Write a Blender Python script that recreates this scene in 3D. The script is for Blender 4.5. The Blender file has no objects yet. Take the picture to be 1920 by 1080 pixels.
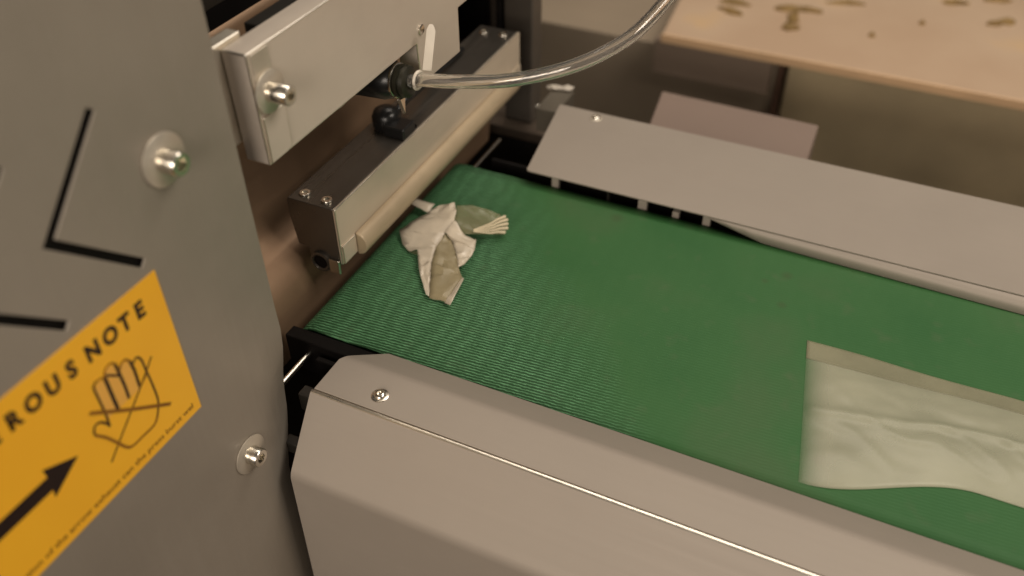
import bpy, bmesh, math, random
from mathutils import Vector, Matrix, noise
from mathutils.geometry import tessellate_polygon

scene = bpy.context.scene
C = scene.collection
random.seed(4)

# ------------------------------------------------------------------ camera
cam_d = bpy.data.cameras.new('camera')
cam = bpy.data.objects.new('camera', cam_d)
C.objects.link(cam)
R3 = Matrix(((0.90655466, -0.27136622, 0.32329403),
             (0.42203133, 0.59535665, -0.68369585),
             (-0.00694329, 0.75624786, 0.65424839)))
cam.matrix_world = Matrix.Translation((0, 0, 0.45)) @ R3.to_4x4()
cam_d.sensor_width = 36
cam_d.lens = 36 * 1700 / 1920
cam_d.clip_start = 0.01
cam_d.clip_end = 50
cam_d.dof.use_dof = True
cam_d.dof.focus_distance = 0.60
cam_d.dof.aperture_fstop = 4.0
scene.camera = cam

# ------------------------------------------------------------------ light
def lin(r, g, b):
    f = lambda c: (c / 255 / 12.92) if c / 255 <= .04045 else ((c / 255 + .055) / 1.055) ** 2.4
    return (f(r), f(g), f(b), 1)

world = bpy.data.worlds.new('World')
scene.world = world
world.use_nodes = True
bg = world.node_tree.nodes['Background']
bg.inputs[0].default_value = (0.36, 0.305, 0.25, 1)
bg.inputs[1].default_value = 0.30

def area(name, loc, target, sx, sy, power, col):
    l = bpy.data.lights.new(name, 'AREA')
    l.shape = 'RECTANGLE'
    l.size, l.size_y = sx, sy
    l.energy = power
    l.color = col
    o = bpy.data.objects.new(name, l)
    C.objects.link(o)
    o.location = loc
    o.rotation_euler = (Vector(target) - Vector(loc)).to_track_quat('-Z', 'Y').to_euler()
    return o

area('ceiling_lamp', (-0.05, 1.35, 1.75), (-0.15, 0.45, 0), 1.5, 0.6, 15, (1.0, 0.89, 0.77))
area('front_fill', (0.12, -1.5, 0.85), (-0.1, 0.3, 0.05), 1.0, 0.8, 26, (1.0, 0.88, 0.76))  # added fill from the camera side, brightens the cover fronts
area('side_fill', (1.0, 0.55, 1.5), (-0.3, 0.45, 0.1), 0.7, 0.7, 16, (1.0, 0.89, 0.77))  # added soft fill for the faces turned along the belt

scene.view_settings.view_transform = 'Standard'
scene.view_settings.look = 'None'
scene.view_settings.exposure = 0
scene.view_settings.gamma = 1

# ------------------------------------------------------------------ materials
def new_mat(name):
    m = bpy.data.materials.new(name)
    m.use_nodes = True
    nt = m.node_tree
    return m, nt, nt.nodes['Principled BSDF']

def N(nt, t, **kw):
    n = nt.nodes.new(t)
    for k, v in kw.items():
        setattr(n, k, v)
    return n

def ramp(nt, fac, stops):
    r = N(nt, 'ShaderNodeValToRGB')
    e = r.color_ramp.elements
    e[0].position, e[0].color = stops[0]
    e[1].position, e[1].color = stops[-1]
    for p, c in stops[1:-1]:
        k = e.new(p)
        k.color = c
    nt.links.new(fac, r.inputs[0])
    return r

def coords(nt, scale=(1, 1, 1), rot=(0, 0, 0)):
    tc = N(nt, 'ShaderNodeTexCoord')
    mp = N(nt, 'ShaderNodeMapping')
    mp.inputs['Scale'].default_value = scale
    mp.inputs['Rotation'].default_value = rot
    nt.links.new(tc.outputs['Object'], mp.inputs[0])
    return mp.outputs[0]

def metal(name, col, metallic=.8, rough=.38, grain=(8, 300, 300), bump=.06, var=.12, smudge=9, rvar=.12):
    m, nt, p = new_mat(name)
    L = nt.links.new
    n1 = N(nt, 'ShaderNodeTexNoise')
    n1.inputs['Scale'].default_value = 1
    n1.inputs['Detail'].default_value = 4
    L(coords(nt, grain), n1.inputs['Vector'])
    n2 = N(nt, 'ShaderNodeTexNoise')
    n2.inputs['Scale'].default_value = smudge
    n2.inputs['Detail'].default_value = 5
    n2.inputs['Roughness'].default_value = .6
    L(coords(nt), n2.inputs['Vector'])
    c0 = tuple(c * (1 - var) for c in col[:3]) + (1,)
    c1 = tuple(min(1, c * (1 + var)) for c in col[:3]) + (1,)
    r = ramp(nt, n2.outputs[0], [(.3, c0), (.7, c1)])
    L(r.outputs[0], p.inputs['Base Color'])
    mr = N(nt, 'ShaderNodeMapRange')
    mr.inputs['From Min'].default_value = .3
    mr.inputs['From Max'].default_value = .7
    mr.inputs['To Min'].default_value = rough - rvar
    mr.inputs['To Max'].default_value = rough + rvar
    mx = N(nt, 'ShaderNodeMath', operation='ADD')
    mu = N(nt, 'ShaderNodeMath', operation='MULTIPLY')
    mu.inputs[1].default_value = .5
    L(n1.outputs[0], mx.inputs[0]); L(n2.outputs[0], mx.inputs[1])
    L(mx.outputs[0], mu.inputs[0]); L(mu.outputs[0], mr.inputs[0])
    L(mr.outputs[0], p.inputs['Roughness'])
    p.inputs['Metallic'].default_value = metallic
    b = N(nt, 'ShaderNodeBump')
    b.inputs['Strength'].default_value = bump
    b.inputs['Distance'].default_value = .0006
    L(n1.outputs[0], b.inputs['Height'])
    L(b.outputs[0], p.inputs['Normal'])
    return m

def plain(name, col, rough=.5, metallic=0, var=.15, scale=30, bump=0, spec=.5):
    m, nt, p = new_mat(name)
    L = nt.links.new
    n = N(nt, 'ShaderNodeTexNoise')
    n.inputs['Scale'].default_value = scale
    n.inputs['Detail'].default_value = 5
    L(coords(nt), n.inputs['Vector'])
    r = ramp(nt, n.outputs[0], [(.3, tuple(c * (1 - var) for c in col[:3]) + (1,)),
                                (.7, tuple(min(1, c * (1 + var)) for c in col[:3]) + (1,))])
    L(r.outputs[0], p.inputs['Base Color'])
    p.inputs['Roughness'].default_value = rough
    p.inputs['Metallic'].default_value = metallic
    p.inputs['Specular IOR Level'].default_value = spec
    if bump:
        b = N(nt, 'ShaderNodeBump')
        b.inputs['Strength'].default_value = bump
        b.inputs['Distance'].default_value = .001
        L(n.outputs[0], b.inputs['Height'])
        L(b.outputs[0], p.inputs['Normal'])
    return m

def belt_mat():
    m, nt, p = new_mat('green_belt')
    L = nt.links.new
    # fine diagonal ribs, broken up along their length
    dis = N(nt, 'ShaderNodeTexNoise')
    dis.inputs['Scale'].default_value = 90
    v = coords(nt, (1, 1, 1), (0, 0, math.radians(-4)))
    L(v, dis.inputs['Vector'])
    wv = N(nt, 'ShaderNodeTexWave', wave_type='BANDS', bands_direction='Y')
    wv.inputs['Scale'].default_value = 122
    wv.inputs['Distortion'].default_value = 2.2
    wv.inputs['Detail'].default_value = 2
    wv.inputs['Detail Scale'].default_value = 2.2
    L(v, wv.inputs['Vector'])
    wx = N(nt, 'ShaderNodeTexWave', wave_type='BANDS', bands_direction='X')
    wx.inputs['Scale'].default_value = 24
    wx.inputs['Distortion'].default_value = 7
    wx.inputs['Detail'].default_value = 2
    L(v, wx.inputs['Vector'])
    mul = N(nt, 'ShaderNodeMath', operation='MULTIPLY')
    add = N(nt, 'ShaderNodeMath', operation='MULTIPLY_ADD')
    L(wx.outputs['Fac'], add.inputs[0]); add.inputs[1].default_value = .35; add.inputs[2].default_value = .65
    pw = N(nt, 'ShaderNodeMath', operation='POWER'); pw.inputs[1].default_value = 1.6; L(wv.outputs['Fac'], pw.inputs[0])
    L(pw.outputs[0], mul.inputs[0]); L(add.outputs[0], mul.inputs[1])
    # rib relief and rib colours fade out away from the jaw
    tc = N(nt, 'ShaderNodeTexCoord')
    sp = N(nt, 'ShaderNodeSeparateXYZ')
    L(tc.outputs['Object'], sp.inputs[0])
    wn = N(nt, 'ShaderNodeTexNoise'); wn.inputs['Scale'].default_value = 14; wn.inputs['Detail'].default_value = 3
    L(coords(nt), wn.inputs['Vector'])
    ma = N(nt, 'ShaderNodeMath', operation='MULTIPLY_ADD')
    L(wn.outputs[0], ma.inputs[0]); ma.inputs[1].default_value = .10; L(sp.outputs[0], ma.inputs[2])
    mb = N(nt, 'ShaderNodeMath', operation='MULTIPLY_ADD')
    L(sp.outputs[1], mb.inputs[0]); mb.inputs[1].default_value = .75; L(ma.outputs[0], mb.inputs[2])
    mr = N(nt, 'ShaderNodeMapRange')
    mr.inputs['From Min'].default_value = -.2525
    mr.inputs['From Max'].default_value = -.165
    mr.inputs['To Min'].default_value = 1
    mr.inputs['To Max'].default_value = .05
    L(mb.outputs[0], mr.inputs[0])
    hh = N(nt, 'ShaderNodeMath', operation='MULTIPLY')
    L(mul.outputs[0], hh.inputs[0]); L(mr.outputs[0], hh.inputs[1])
    big = N(nt, 'ShaderNodeTexNoise'); big.inputs['Scale'].default_value = 9; big.inputs['Detail'].default_value = 4
    L(coords(nt), big.inputs['Vector'])
    base = ramp(nt, big.outputs[0], [(.32, (.024, .110, .027, 1)), (.52, (.033, .122, .032, 1)), (.72, (.054, .118, .040, 1))])
    hi = N(nt, 'ShaderNodeMix', data_type='RGBA')
    L(hh.outputs[0], hi.inputs['Factor'])
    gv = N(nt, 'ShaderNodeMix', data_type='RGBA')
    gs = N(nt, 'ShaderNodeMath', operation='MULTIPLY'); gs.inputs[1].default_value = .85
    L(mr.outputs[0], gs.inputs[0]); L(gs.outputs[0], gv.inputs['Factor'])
    L(base.outputs[0], gv.inputs['A']); gv.inputs['B'].default_value = (.012, .050, .016, 1)  # grooves darkened in the colour, the shade between the ribs
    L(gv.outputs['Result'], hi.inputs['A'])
    hi.inputs['B'].default_value = (.14, .36, .17, 1)
    # dust spots
    sn = N(nt, 'ShaderNodeTexNoise'); sn.inputs['Scale'].default_value = 60; sn.inputs['Detail'].default_value = 6
    L(coords(nt), sn.inputs['Vector'])
    sr = ramp(nt, sn.outputs[0], [(.60, (0, 0, 0, 1)), (.78, (.18, .18, .18, 1))])
    du = N(nt, 'ShaderNodeMix', data_type='RGBA')
    L(sr.outputs[0], du.inputs['Factor']); L(hi.outputs['Result'], du.inputs['A'])
    du.inputs['B'].default_value = (.13, .13, .08, 1)
    last = du.outputs['Result']
    for sx_, sy_, rad in ((-.036, .569, .006), (-.0324, .5337, .005), (-.05, .556, .004), (-.18, .585, .007), (.02, .40, .006)):
        dn = N(nt, 'ShaderNodeVectorMath', operation='DISTANCE')
        L(tc.outputs['Object'], dn.inputs[0]); dn.inputs[1].default_value = (sx_ - .05, sy_ - .49, .2)
        m2 = N(nt, 'ShaderNodeMapRange'); m2.inputs['From Min'].default_value = rad * .3; m2.inputs['From Max'].default_value = rad
        m2.inputs['To Min'].default_value = .32; m2.inputs['To Max'].default_value = 0
        L(dn.outputs['Value'], m2.inputs[0])
        mm = N(nt, 'ShaderNodeMix', data_type='RGBA'); L(m2.outputs[0], mm.inputs['Factor']); L(last, mm.inputs['A'])
        mm.inputs['B'].default_value = (.055, .050, .022, 1); last = mm.outputs['Result']
    L(last, p.inputs['Base Color'])
    p.inputs['Roughness'].default_value = .62
    p.inputs['Specular IOR Level'].default_value = .35
    b = N(nt, 'ShaderNodeBump')
    b.inputs['Strength'].default_value = .9
    b.inputs['Distance'].default_value = .0011
    L(hh.outputs[0], b.inputs['Height'])
    L(b.outputs[0], p.inputs['Normal'])
    return m

STEEL = metal('brushed_steel', (.35, .307, .252), .38, .50, (300, 300, 8), .05, .09, 6)
COVER = metal('satin_cover_steel', (.345, .300, .252), .25, .62, (6, 260, 260), .012, .05, 7, .05)
BLOCK = metal('cast_aluminium', (.67, .585, .49), .36, .44, (200, 8, 200), .05, .06, 10)
ALU = metal('anodised_aluminium', (.66, .57, .45), .35, .38, (260, 6, 260), .08, .06, 10)
PAD = plain('sealing_pad_tan', lin(180, 162, 134), .42, .25, .08, 40)
BROWN = metal('brown_tinted_steel', (.30, .195, .12), .50, .50, (200, 10, 200), .03, .15, 8)
DARK = plain('black_paint', (.006, .005, .0045, 1), .55, 0, .3, 25, 0, .15)
DGREY = plain('dark_grey_paint', (.022, .019, .015, 1), .42, .2, .2, 20)
POST = plain('grey_post_paint', (.11, .095, .078, 1), .45, .3, .15, 14)
CHROME = metal('bright_zinc', (.78, .74, .66), 1, .22, (200, 200, 200), .04, .08, 60, .08)
EDGE_LIGHT = metal('edge_highlight', (.95, .88, .76), 1, .30, (60, 60, 60), .02, .04, 30, .04)  # edge highlights put into a brighter metal of their own
WASH = metal('zinc_washer', (.66, .60, .50), .7, .4, (120, 120, 120), .04, .08, 60, .06)
RUBBER = plain('black_rubber', (.010, .010, .010, 1), .30, 0, .2, 60)
COLLAR = plain('dark_olive_collar', (.020, .019, .012, 1), .38, .1, .3, 60)
YEL = plain('yellow_sticker_film', lin(255, 186, 42), .42, 0, .06, 12)
INK = plain('dark_brown_ink', (.016, .006, .004, 1), .5, 0, .2, 60)
INK2 = plain('faded_brown_ink', lin(140, 92, 22), .5, 0, .25, 60)
FLESH = plain('pale_hand_tint', lin(240, 180, 80), .5, 0, .06, 60)
BELT = belt_mat()
WHITE = plain('milky_plastic', (.62, .56, .47, 1), .35, 0, .06, 60)

def film_mat(name, col, trans=0, rough=.38, scale=60, bump=.5, dist=.0015):
    m, nt, p = new_mat(name)
    L = nt.links.new
    n = N(nt, 'ShaderNodeTexNoise'); n.inputs['Scale'].default_value = scale; n.inputs['Detail'].default_value = 4
    L(coords(nt), n.inputs['Vector'])
    r = ramp(nt, n.outputs[0], [(.3, tuple(c * .86 for c in col[:3]) + (1,)), (.7, tuple(min(1, c * 1.1) for c in col[:3]) + (1,))])
    L(r.outputs[0], p.inputs['Base Color'])
    p.inputs['Roughness'].default_value = rough
    p.inputs['Alpha'].default_value = 1 - trans
    b = N(nt, 'ShaderNodeBump'); b.inputs['Strength'].default_value = bump; b.inputs['Distance'].default_value = dist
    L(n.outputs[0], b.inputs['Height']); L(b.outputs[0], p.inputs['Normal'])
    return m
FILM = film_mat('beige_film', lin(206, 194, 174), .12, .28)
FILM2 = film_mat('olive_film', lin(150, 142, 108), .66, .25)
FILM5 = film_mat('shaded_beige_film', lin(150, 138, 108), .10, .36)  # darker copy of the beige film, valley fold's shade in its colour
FILM3 = film_mat('tan_sachet_film', lin(206, 202, 178), .26, .34, 16, .3, .002)
def fade_edge(m, x_a, x_b, a0, a1):
    # the heat sealed end of the sachet is clear film, the body is cloudy
    nt = m.node_tree; L = nt.links.new
    tc = N(nt, 'ShaderNodeTexCoord'); sp = N(nt, 'ShaderNodeSeparateXYZ'); L(tc.outputs['Object'], sp.inputs[0])
    q = N(nt, 'ShaderNodeMath', operation='MULTIPLY_ADD'); L(sp.outputs[1], q.inputs[0]); q.inputs[1].default_value = .155; L(sp.outputs[0], q.inputs[2])
    mr = N(nt, 'ShaderNodeMapRange'); mr.interpolation_type = 'SMOOTHSTEP'
    mr.inputs['From Min'].default_value = x_a; mr.inputs['From Max'].default_value = x_b
    mr.inputs['To Min'].default_value = a0; mr.inputs['To Max'].default_value = a1
    L(q.outputs[0], mr.inputs[0]); L(mr.outputs[0], nt.nodes['Principled BSDF'].inputs['Alpha'])
fade_edge(FILM3, -.083, -.060, .04, .38)
FILM4 = film_mat('tan_sachet_margin', lin(168, 162, 134), .58, .5, 30, .4, .002)

hm, hnt, hp = new_mat('clear_hose_plastic')
hp.inputs['Base Color'].default_value = (.96, .93, .88, 1)
hp.inputs['Transmission Weight'].default_value = .95
hp.inputs['Roughness'].default_value = .02
hp.inputs['IOR'].default_value = 1.45
HOSE = hm

def floor_mat():
    m, nt, p = new_mat('dark_workshop_floor')
    L = nt.links.new
    n = N(nt, 'ShaderNodeTexNoise'); n.inputs['Scale'].default_value = 5; n.inputs['Detail'].default_value = 6
    L(coords(nt), n.inputs['Vector'])
    r = ramp(nt, n.outputs[0], [(.3, (.075, .055, .036, 1)), (.55, (.115, .088, .058, 1)), (.75, (.15, .11, .072, 1))])
    L(r.outputs[0], p.inputs['Base Color'])
    p.inputs['Roughness'].default_value = .6
    return m
FLOOR = floor_mat()
PANEL = plain('olive_brown_panel', (.62, .51, .32, 1), .7, 0, .25, 5)
CARD = plain('brown_cardboard', (.36, .29, .21, 1), .8, 0, .08, 6)
CARD2 = plain('mauve_brown_board', (.38, .29, .22, 1), .7, 0, .08, 5)

def table_mat():
    m, nt, p = new_mat('cream_table_top')
    L = nt.links.new
    n = N(nt, 'ShaderNodeTexNoise'); n.inputs['Scale'].default_value = 6; n.inputs['Detail'].default_value = 5
    L(coords(nt), n.inputs['Vector'])
    r = ramp(nt, n.outputs[0], [(.35, lin(200, 172, 144)), (.6, lin(208, 182, 154)), (.75, lin(220, 186, 140))])
    L(r.outputs[0], p.inputs['Base Color'])
    p.inputs['Roughness'].default_value = .45
    return m
TABLE = table_mat()
TRIM = plain('yellowish_edge_trim', lin(228, 190, 148), .45, 0, .08, 14)
LEAF = plain('dried_leaf', lin(138, 112, 66), .7, 0, .3, 60)

# ------------------------------------------------------------------ helpers
OFF = {}
def thing(name, label, cat, loc, group=None):
    o = bpy.data.objects.new(name, None)
    C.objects.link(o)
    o.empty_display_size = .02
    o.location = loc
    o['label'] = label
    o['category'] = cat
    if group:
        o['group'] = group
    OFF[o] = Vector(loc)
    return o

def obj(name, bm, mat, parent=None, smooth=False, label=None, kind=None, bev=0, seg=2, angle=30, edge=None):
    """bm is a bmesh or mesh whose vertices are in world coordinates"""
    if isinstance(bm, bmesh.types.BMesh):
        bmesh.ops.recalc_face_normals(bm, faces=bm.faces[:])
        me = bpy.data.meshes.new(name)
        bm.to_mesh(me)
        bm.free()
    else:
        me = bm
    o = bpy.data.objects.new(name, me)
    C.objects.link(o)
    off = OFF[parent] if parent else Vector((0, 0, 0))
    if parent:
        o.parent = parent
        me.transform(Matrix.Translation(-off))
    OFF[o] = off
    me.materials.append(mat)
    if smooth or bev:
        for f in me.polygons:
            f.use_smooth = True
    if bev:
        b = o.modifiers.new('bevel', 'BEVEL')
        b.width = bev
        b.segments = seg
        b.limit_method = 'ANGLE'
        b.angle_limit = math.radians(angle)
        b.harden_normals = True
        if edge:
            me.materials.append(edge)
            b.material = 1
    elif smooth:
        for e in me.edges:
            pass
        try:
            me.set_sharp_from_angle(angle=math.radians(40))
        except Exception:
            pass
    if label:
        o['label'] = label
    if kind:
        o['kind'] = kind
    return o

def box(bm, a, b):
    vs = [bm.verts.new((x, y, z)) for x in (a[0], b[0]) for y in (a[1], b[1]) for z in (a[2], b[2])]
    for q in ((0, 1, 3, 2), (4, 6, 7, 5), (0, 4, 5, 1), (2, 3, 7, 6), (0, 2, 6, 4), (1, 5, 7, 3)):
        bm.faces.new([vs[i] for i in q])
    return bm

def prism(bm, pts, vec):
    """closed solid: polygon pts (3D) swept by vec"""
    vec = Vector(vec)
    a = [bm.verts.new(p) for p in pts]
    b = [bm.verts.new(Vector(p) + vec) for p in pts]
    n = len(pts)
    tris = tessellate_polygon([[Vector(p) for p in pts]])
    if n <= 4:
        bm.faces.new(a); bm.faces.new(list(reversed(b)))
    else:
        bm.faces.new(a); bm.faces.new(list(reversed(b)))
    for i in range(n):
        bm.faces.new((a[i], b[i], b[(i + 1) % n], a[(i + 1) % n]))
    return bm

def frame(axis):
    w = Vector(axis).normalized()
    u = w.orthogonal().normalized()
    return u, w.cross(u), w

def lathe(bm, base, axis, prof, seg=28, capped=True):
    """prof: list of (r, h) along axis from base"""
    u, v, w = frame(axis)
    base = Vector(base)
    rings = []
    for r, h in prof:
        rings.append([bm.verts.new(base + w * h + (u * math.cos(2 * math.pi * k / seg) + v * math.sin(2 * math.pi * k / seg)) * r) for k in range(seg)])
    for a, b in zip(rings, rings[1:]):
        for k in range(seg):
            bm.faces.new((a[k], a[(k + 1) % seg], b[(k + 1) % seg], b[k]))
    if capped:
        bm.faces.new(rings[0]); bm.faces.new(list(reversed(rings[-1])))
    return bm

def catmull(P, n=10):
    P = [Vector(p) for p in P]
    out = []
    for i in range(len(P) - 1):
        p0 = P[max(i - 1, 0)]; p1 = P[i]; p2 = P[i + 1]; p3 = P[min(i + 2, len(P) - 1)]
        for k in range(n):
            t = k / n
            out.append(.5 * ((2 * p1) + (p2 - p0) * t + (2 * p0 - 5 * p1 + 4 * p2 - p3) * t * t + (3 * p1 - p0 - 3 * p2 + p3) * t ** 3))
    out.append(P[-1])
    return out

def tube(bm, path, r, seg=16, closed_ends=True):
    rings = []
    up = Vector((0, 0, 1))
    for i, p in enumerate(path):
        t = (path[min(i + 1, len(path) - 1)] - path[max(i - 1, 0)]).normalized()
        u = t.cross(up)
        u = u.normalized() if u.length > 1e-4 else t.orthogonal().normalized()
        v = u.cross(t)
        rr = r(i / (len(path) - 1)) if callable(r) else r
        rings.append([bm.verts.new(p + (u * math.cos(2 * math.pi * k / seg) + v * math.sin(2 * math.pi * k / seg)) * rr) for k in range(seg)])
    for a, b in zip(rings, rings[1:]):
        for k in range(seg):
            bm.faces.new((a[k], a[(k + 1) % seg], b[(k + 1) % seg], b[k]))
    if closed_ends:
        bm.faces.new(rings[0]); bm.faces.new(list(reversed(rings[-1])))
    return bm

def plate_with_holes(outline, holes, x, th, bends=()):
    """a sheet lying in the plane X = x, outline and holes given as (y, z)"""
    loops = [outline] + holes
    flat = [Vector((p[0], p[1], 0)) for l in loops for p in l]
    tris = tessellate_polygon([[Vector((p[0], p[1], 0)) for p in l] for l in loops])
    bm = bmesh.new()
    fr = [bm.verts.new((x, p.x, p.y)) for p in flat]
    bk = [bm.verts.new((x - th, p.x, p.y)) for p in flat]
    for t in tris:
        try:
            bm.faces.new([fr[i] for i in t]); bm.faces.new([bk[i] for i in reversed(t)])
        except ValueError:
            pass
    i0 = 0
    for l in loops:
        n = len(l)
        for k in range(n):
            a, b = i0 + k, i0 + (k + 1) % n
            bm.faces.new((fr[a], fr[b], bk[b], bk[a]))
        i0 += n
    return bm

def bar_outline(p, q, w):
    p, q = Vector(p), Vector(q)
    d = (q - p).normalized()
    n = Vector((-d.y, d.x)) * w / 2
    return [tuple(v) for v in (p + n, p - n, q - n, q + n)]

# bolt with a socket head: washer, head with a hexagonal recess
def cap_screw(parent, base, axis, hr, hl, wr=0, wt=.0012, name='bolt', wlabel=None):
    u, v, w = frame(axis)
    base = Vector(base)
    b0 = base + w * wt if wr else base
    bm = bmesh.new()
    s = 24
    prof = [(hr, 0), (hr, hl - hr * .12), (hr * .9, hl)]
    rings = [[bm.verts.new(b0 + w * h + (u * math.cos(2 * math.pi * k / s) + v * math.sin(2 * math.pi * k / s)) * r) for k in range(s)] for r, h in prof]
    hx = [bm.verts.new(b0 + w * hl + (u * math.cos(2 * math.pi * k / s) + v * math.sin(2 * math.pi * k / s)) * hr * .55 * (math.cos(math.pi / 6) / math.cos(((2 * math.pi * k / s) % (math.pi / 3)) - math.pi / 6))) for k in range(s)]
    hd = [bm.verts.new(x.co - w * min(hl * .6, hr * .9)) for x in hx]
    rings += [hx, hd]
    for a, b in zip(rings, rings[1:]):
        for k in range(s):
            bm.faces.new((a[k], a[(k + 1) % s], b[(k + 1) % s], b[k]))
    bm.faces.new(rings[0]); bm.faces.new(hd)
    h = obj(name, bm, CHROME, parent, smooth=True)
    if wr:
        bm = bmesh.new()
        lathe(bm, base, axis, [(wr * .96, 0), (wr, wt * .3), (wr, wt * .75), (wr * .97, wt)], 40)
        obj('washer', bm, WASH, h, smooth=True)
    return h

def pan_screw(parent, base, axis, r, name='screw', mat=None):
    """low domed screw with a cross recess"""
    bm = bmesh.new()
    prof = [(r, 0), (r, r * .18), (r * .92, r * .38), (r * .72, r * .55), (r * .42, r * .63), (r * .40, r * .25), (.0002, r * .2)]
    lathe(bm, base, axis, prof, 20)
    return obj(name, bm, mat or CHROME, parent, smooth=True)

# ================================================================== THE SETTING
bm = bmesh.new()
n = 24
box(bm, (-6, -4, -.96), (6, 8, -.90))
o = obj('floor', bm, FLOOR, kind='structure')

# ================================================================== TABLE BEHIND
t = thing('work_table', 'cream topped table with leaf crumbs on it, behind the conveyor at upper right', 'table', (.2, 1.45, -.90))
bm = bmesh.new()
TA = (-.322, 1.190); TB = (1.2, 1.196)
prism(bm, [(-.322, 1.190, -.134), (1.3, 1.196, -.134), (1.3, 2.3, -.134), (-.43, 2.3, -.134)], (0, 0, .012))
obj('tabletop', bm, TABLE, t, bev=.002)
bm = bmesh.new()
prism(bm, [(-.3225, 1.1865, -.1345), (-.3225, 1.1895, -.1345), (1.3, 1.1955, -.1345), (1.3, 1.1925, -.1345)], (0, 0, .0127))
obj('edge_trim', bm, TRIM, t, bev=.001, seg=2)
for x, y in ((-.24, 1.95), (1.2, 1.95), (1.2, 1.3)):
    bm = bmesh.new(); box(bm, (x, y, -.90), (x + .05, y + .05, -.136)); obj('leg', bm, DGREY, t, bev=.003)
crumbs = [(-.171, 1.345, .022, .010, .3), (-.150, 1.348, .020, .006, .1), (-.163, 1.315, .009, .020, .1), (-.1615, 1.279, .013, .011, .9), (-.099, 1.398, .026, .006, .35),
          (.1215, 1.426, .015, .008, .5), (.105, 1.41, .010, .004, .4), (-.252, 1.299, .018, .006, -.3), (-.252, 1.332, .022, .007, .1),
          (.046, 1.463, .018, .005, .3), (.103, 1.499, .022, .005, .2), (.01, 1.37, .004, .003, 0), (-.05, 1.30, .004, .004, 0)]
for i, (x, y, a, b, r) in enumerate(crumbs):
    bm = bmesh.new()
    k = 11
    pts = []
    for j in range(k):
        th = 2 * math.pi * j / k
        q = 1 + random.uniform(-.35, .3)
        px, py = a * q * math.cos(th), b * q * math.sin(th)
        pts.append((x + px * math.cos(r) - py * math.sin(r), y + px * math.sin(r) + py * math.cos(r)))
    cv = bm.verts.new((x, y, -.1155 + .001))
    vs = [bm.verts.new((p[0], p[1], -.1205 + random.uniform(0, .003))) for p in pts]
    lo = [bm.verts.new((p[0], p[1], -.1222)) for p in pts]
    for j in range(k):
        bm.faces.new((cv, vs[j], vs[(j + 1) % k])); bm.faces.new((vs[j], lo[j], lo[(j + 1) % k], vs[(j + 1) % k]))
    o = obj('leaf_crumb', bm, LEAF)
    labels = ['dark green leaf crumb, biggest of the cluster by the table edge', 'narrow green leaf crumb sticking out right from the biggest cluster crumb',
              'small stem crumb joining the biggest leaf crumb and the one below it', 'brown leaf crumb nearest the front edge of the cream table',
              'long thin leaf crumb right of the biggest one, at the top of the picture', 'dark slanted leaf crumb near the right end of the cream table',
              'tiny leaf tip touching the dark slanted crumb near the right border', 'faint brown streak crumb on the orange tinted left part of the table',
              'faint orange brown crumb at the top of the picture, left of the big green crumb', 'faint flat crumb at the top of the picture between two dark crumbs',
              'flat leaf crumb at the top picture edge, at the far right of the table', 'tiny speck in the middle of the cream table', 'tiny speck close to the front edge of the cream table']
    o['label'] = labels[i]; o['category'] = 'leaf crumb'; o['group'] = 'leaf crumbs scattered on the table'

# carton under the table and board beside it
bm = bmesh.new(); box(bm, (-.145, 1.236, -.88), (1.15, 1.25, -.1365)); obj('under_table_fill', bm, PANEL, t, bev=.002)  # panel added to brighten the dark space under the tabletop
t = thing('carton', 'brown carton standing under the left end of the cream table', 'carton', (-.5, 1.3, -.90))
bm = bmesh.new(); box(bm, (-.60, 1.235, -.90), (-.160, 1.6, -.16)); obj('box_body', bm, CARD, t, bev=.003)
bm = bmesh.new(); box(bm, (-.34, 1.218, -.20), (-.166, 1.233, -.145)); obj('top_flap', bm, CARD2, t, bev=.002)
bm = bmesh.new(); box(bm, (-.158, 1.225, -.60), (-.150, 1.24, -.15)); obj('corner_strip', bm, plain('brown_strip', (.12, .065, .04, 1), .7), t)
t = thing('partition_board', 'plain brown board standing behind the grey post, left of the cream table', 'board', (-1, 1.7, -.90))
bm = bmesh.new(); box(bm, (-2.2, 1.74, -.90), (-.345, 1.77, 1.2)); obj('panel', bm, CARD2, t, bev=.003)
bm = bmesh.new(); box(bm, (-2.2, 1.72, -.90), (-.345, 1.739, -.82)); obj('kick_strip', bm, DGREY, t)

# ================================================================== MACHINE BODY
cab = thing('machine_cabinet', 'black open body of the packing machine behind the jaws', 'machine body', (-.6, .5, -.6))
bm = bmesh.new(); box(bm, (-.50, .05, -.60), (-.47, 1.00, .80)); obj('back_panel', bm, DARK, cab, bev=.002)
bm = bmesh.new(); box(bm, (-.469, .05, -.60), (-.34, .07, .80)); obj('side_panel', bm, DARK, cab, bev=.002)
bm = bmesh.new(); box(bm, (-.469, .80, -.60), (-.40, .812, .10)); obj('inner_panel', bm, DARK, cab, bev=.002)
bm = bmesh.new(); box(bm, (-.469, .40, .195), (-.43, .46, .21)); obj('cross_bar', bm, DGREY, cab, bev=.001)
# frame rail under the post with its dark web plate
bm = bmesh.new(); box(bm, (-.468, .757, -.062), (-.262, .800, -.050)); obj('frame_rail', bm, metal('dull_bronze_rail', (.13, .10, .075), .5, .5), cab, bev=.0015)
bm = bmesh.new(); box(bm, (-.455, .762, -.40), (-.262, .772, -.0625)); obj('web_plate', bm, DGREY, cab, bev=.001)
bm = bmesh.new(); box(bm, (-.44, .64, -.40), (-.42, .76, -.05)); obj('bracket_plate', bm, DARK, cab, bev=.001)

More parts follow.
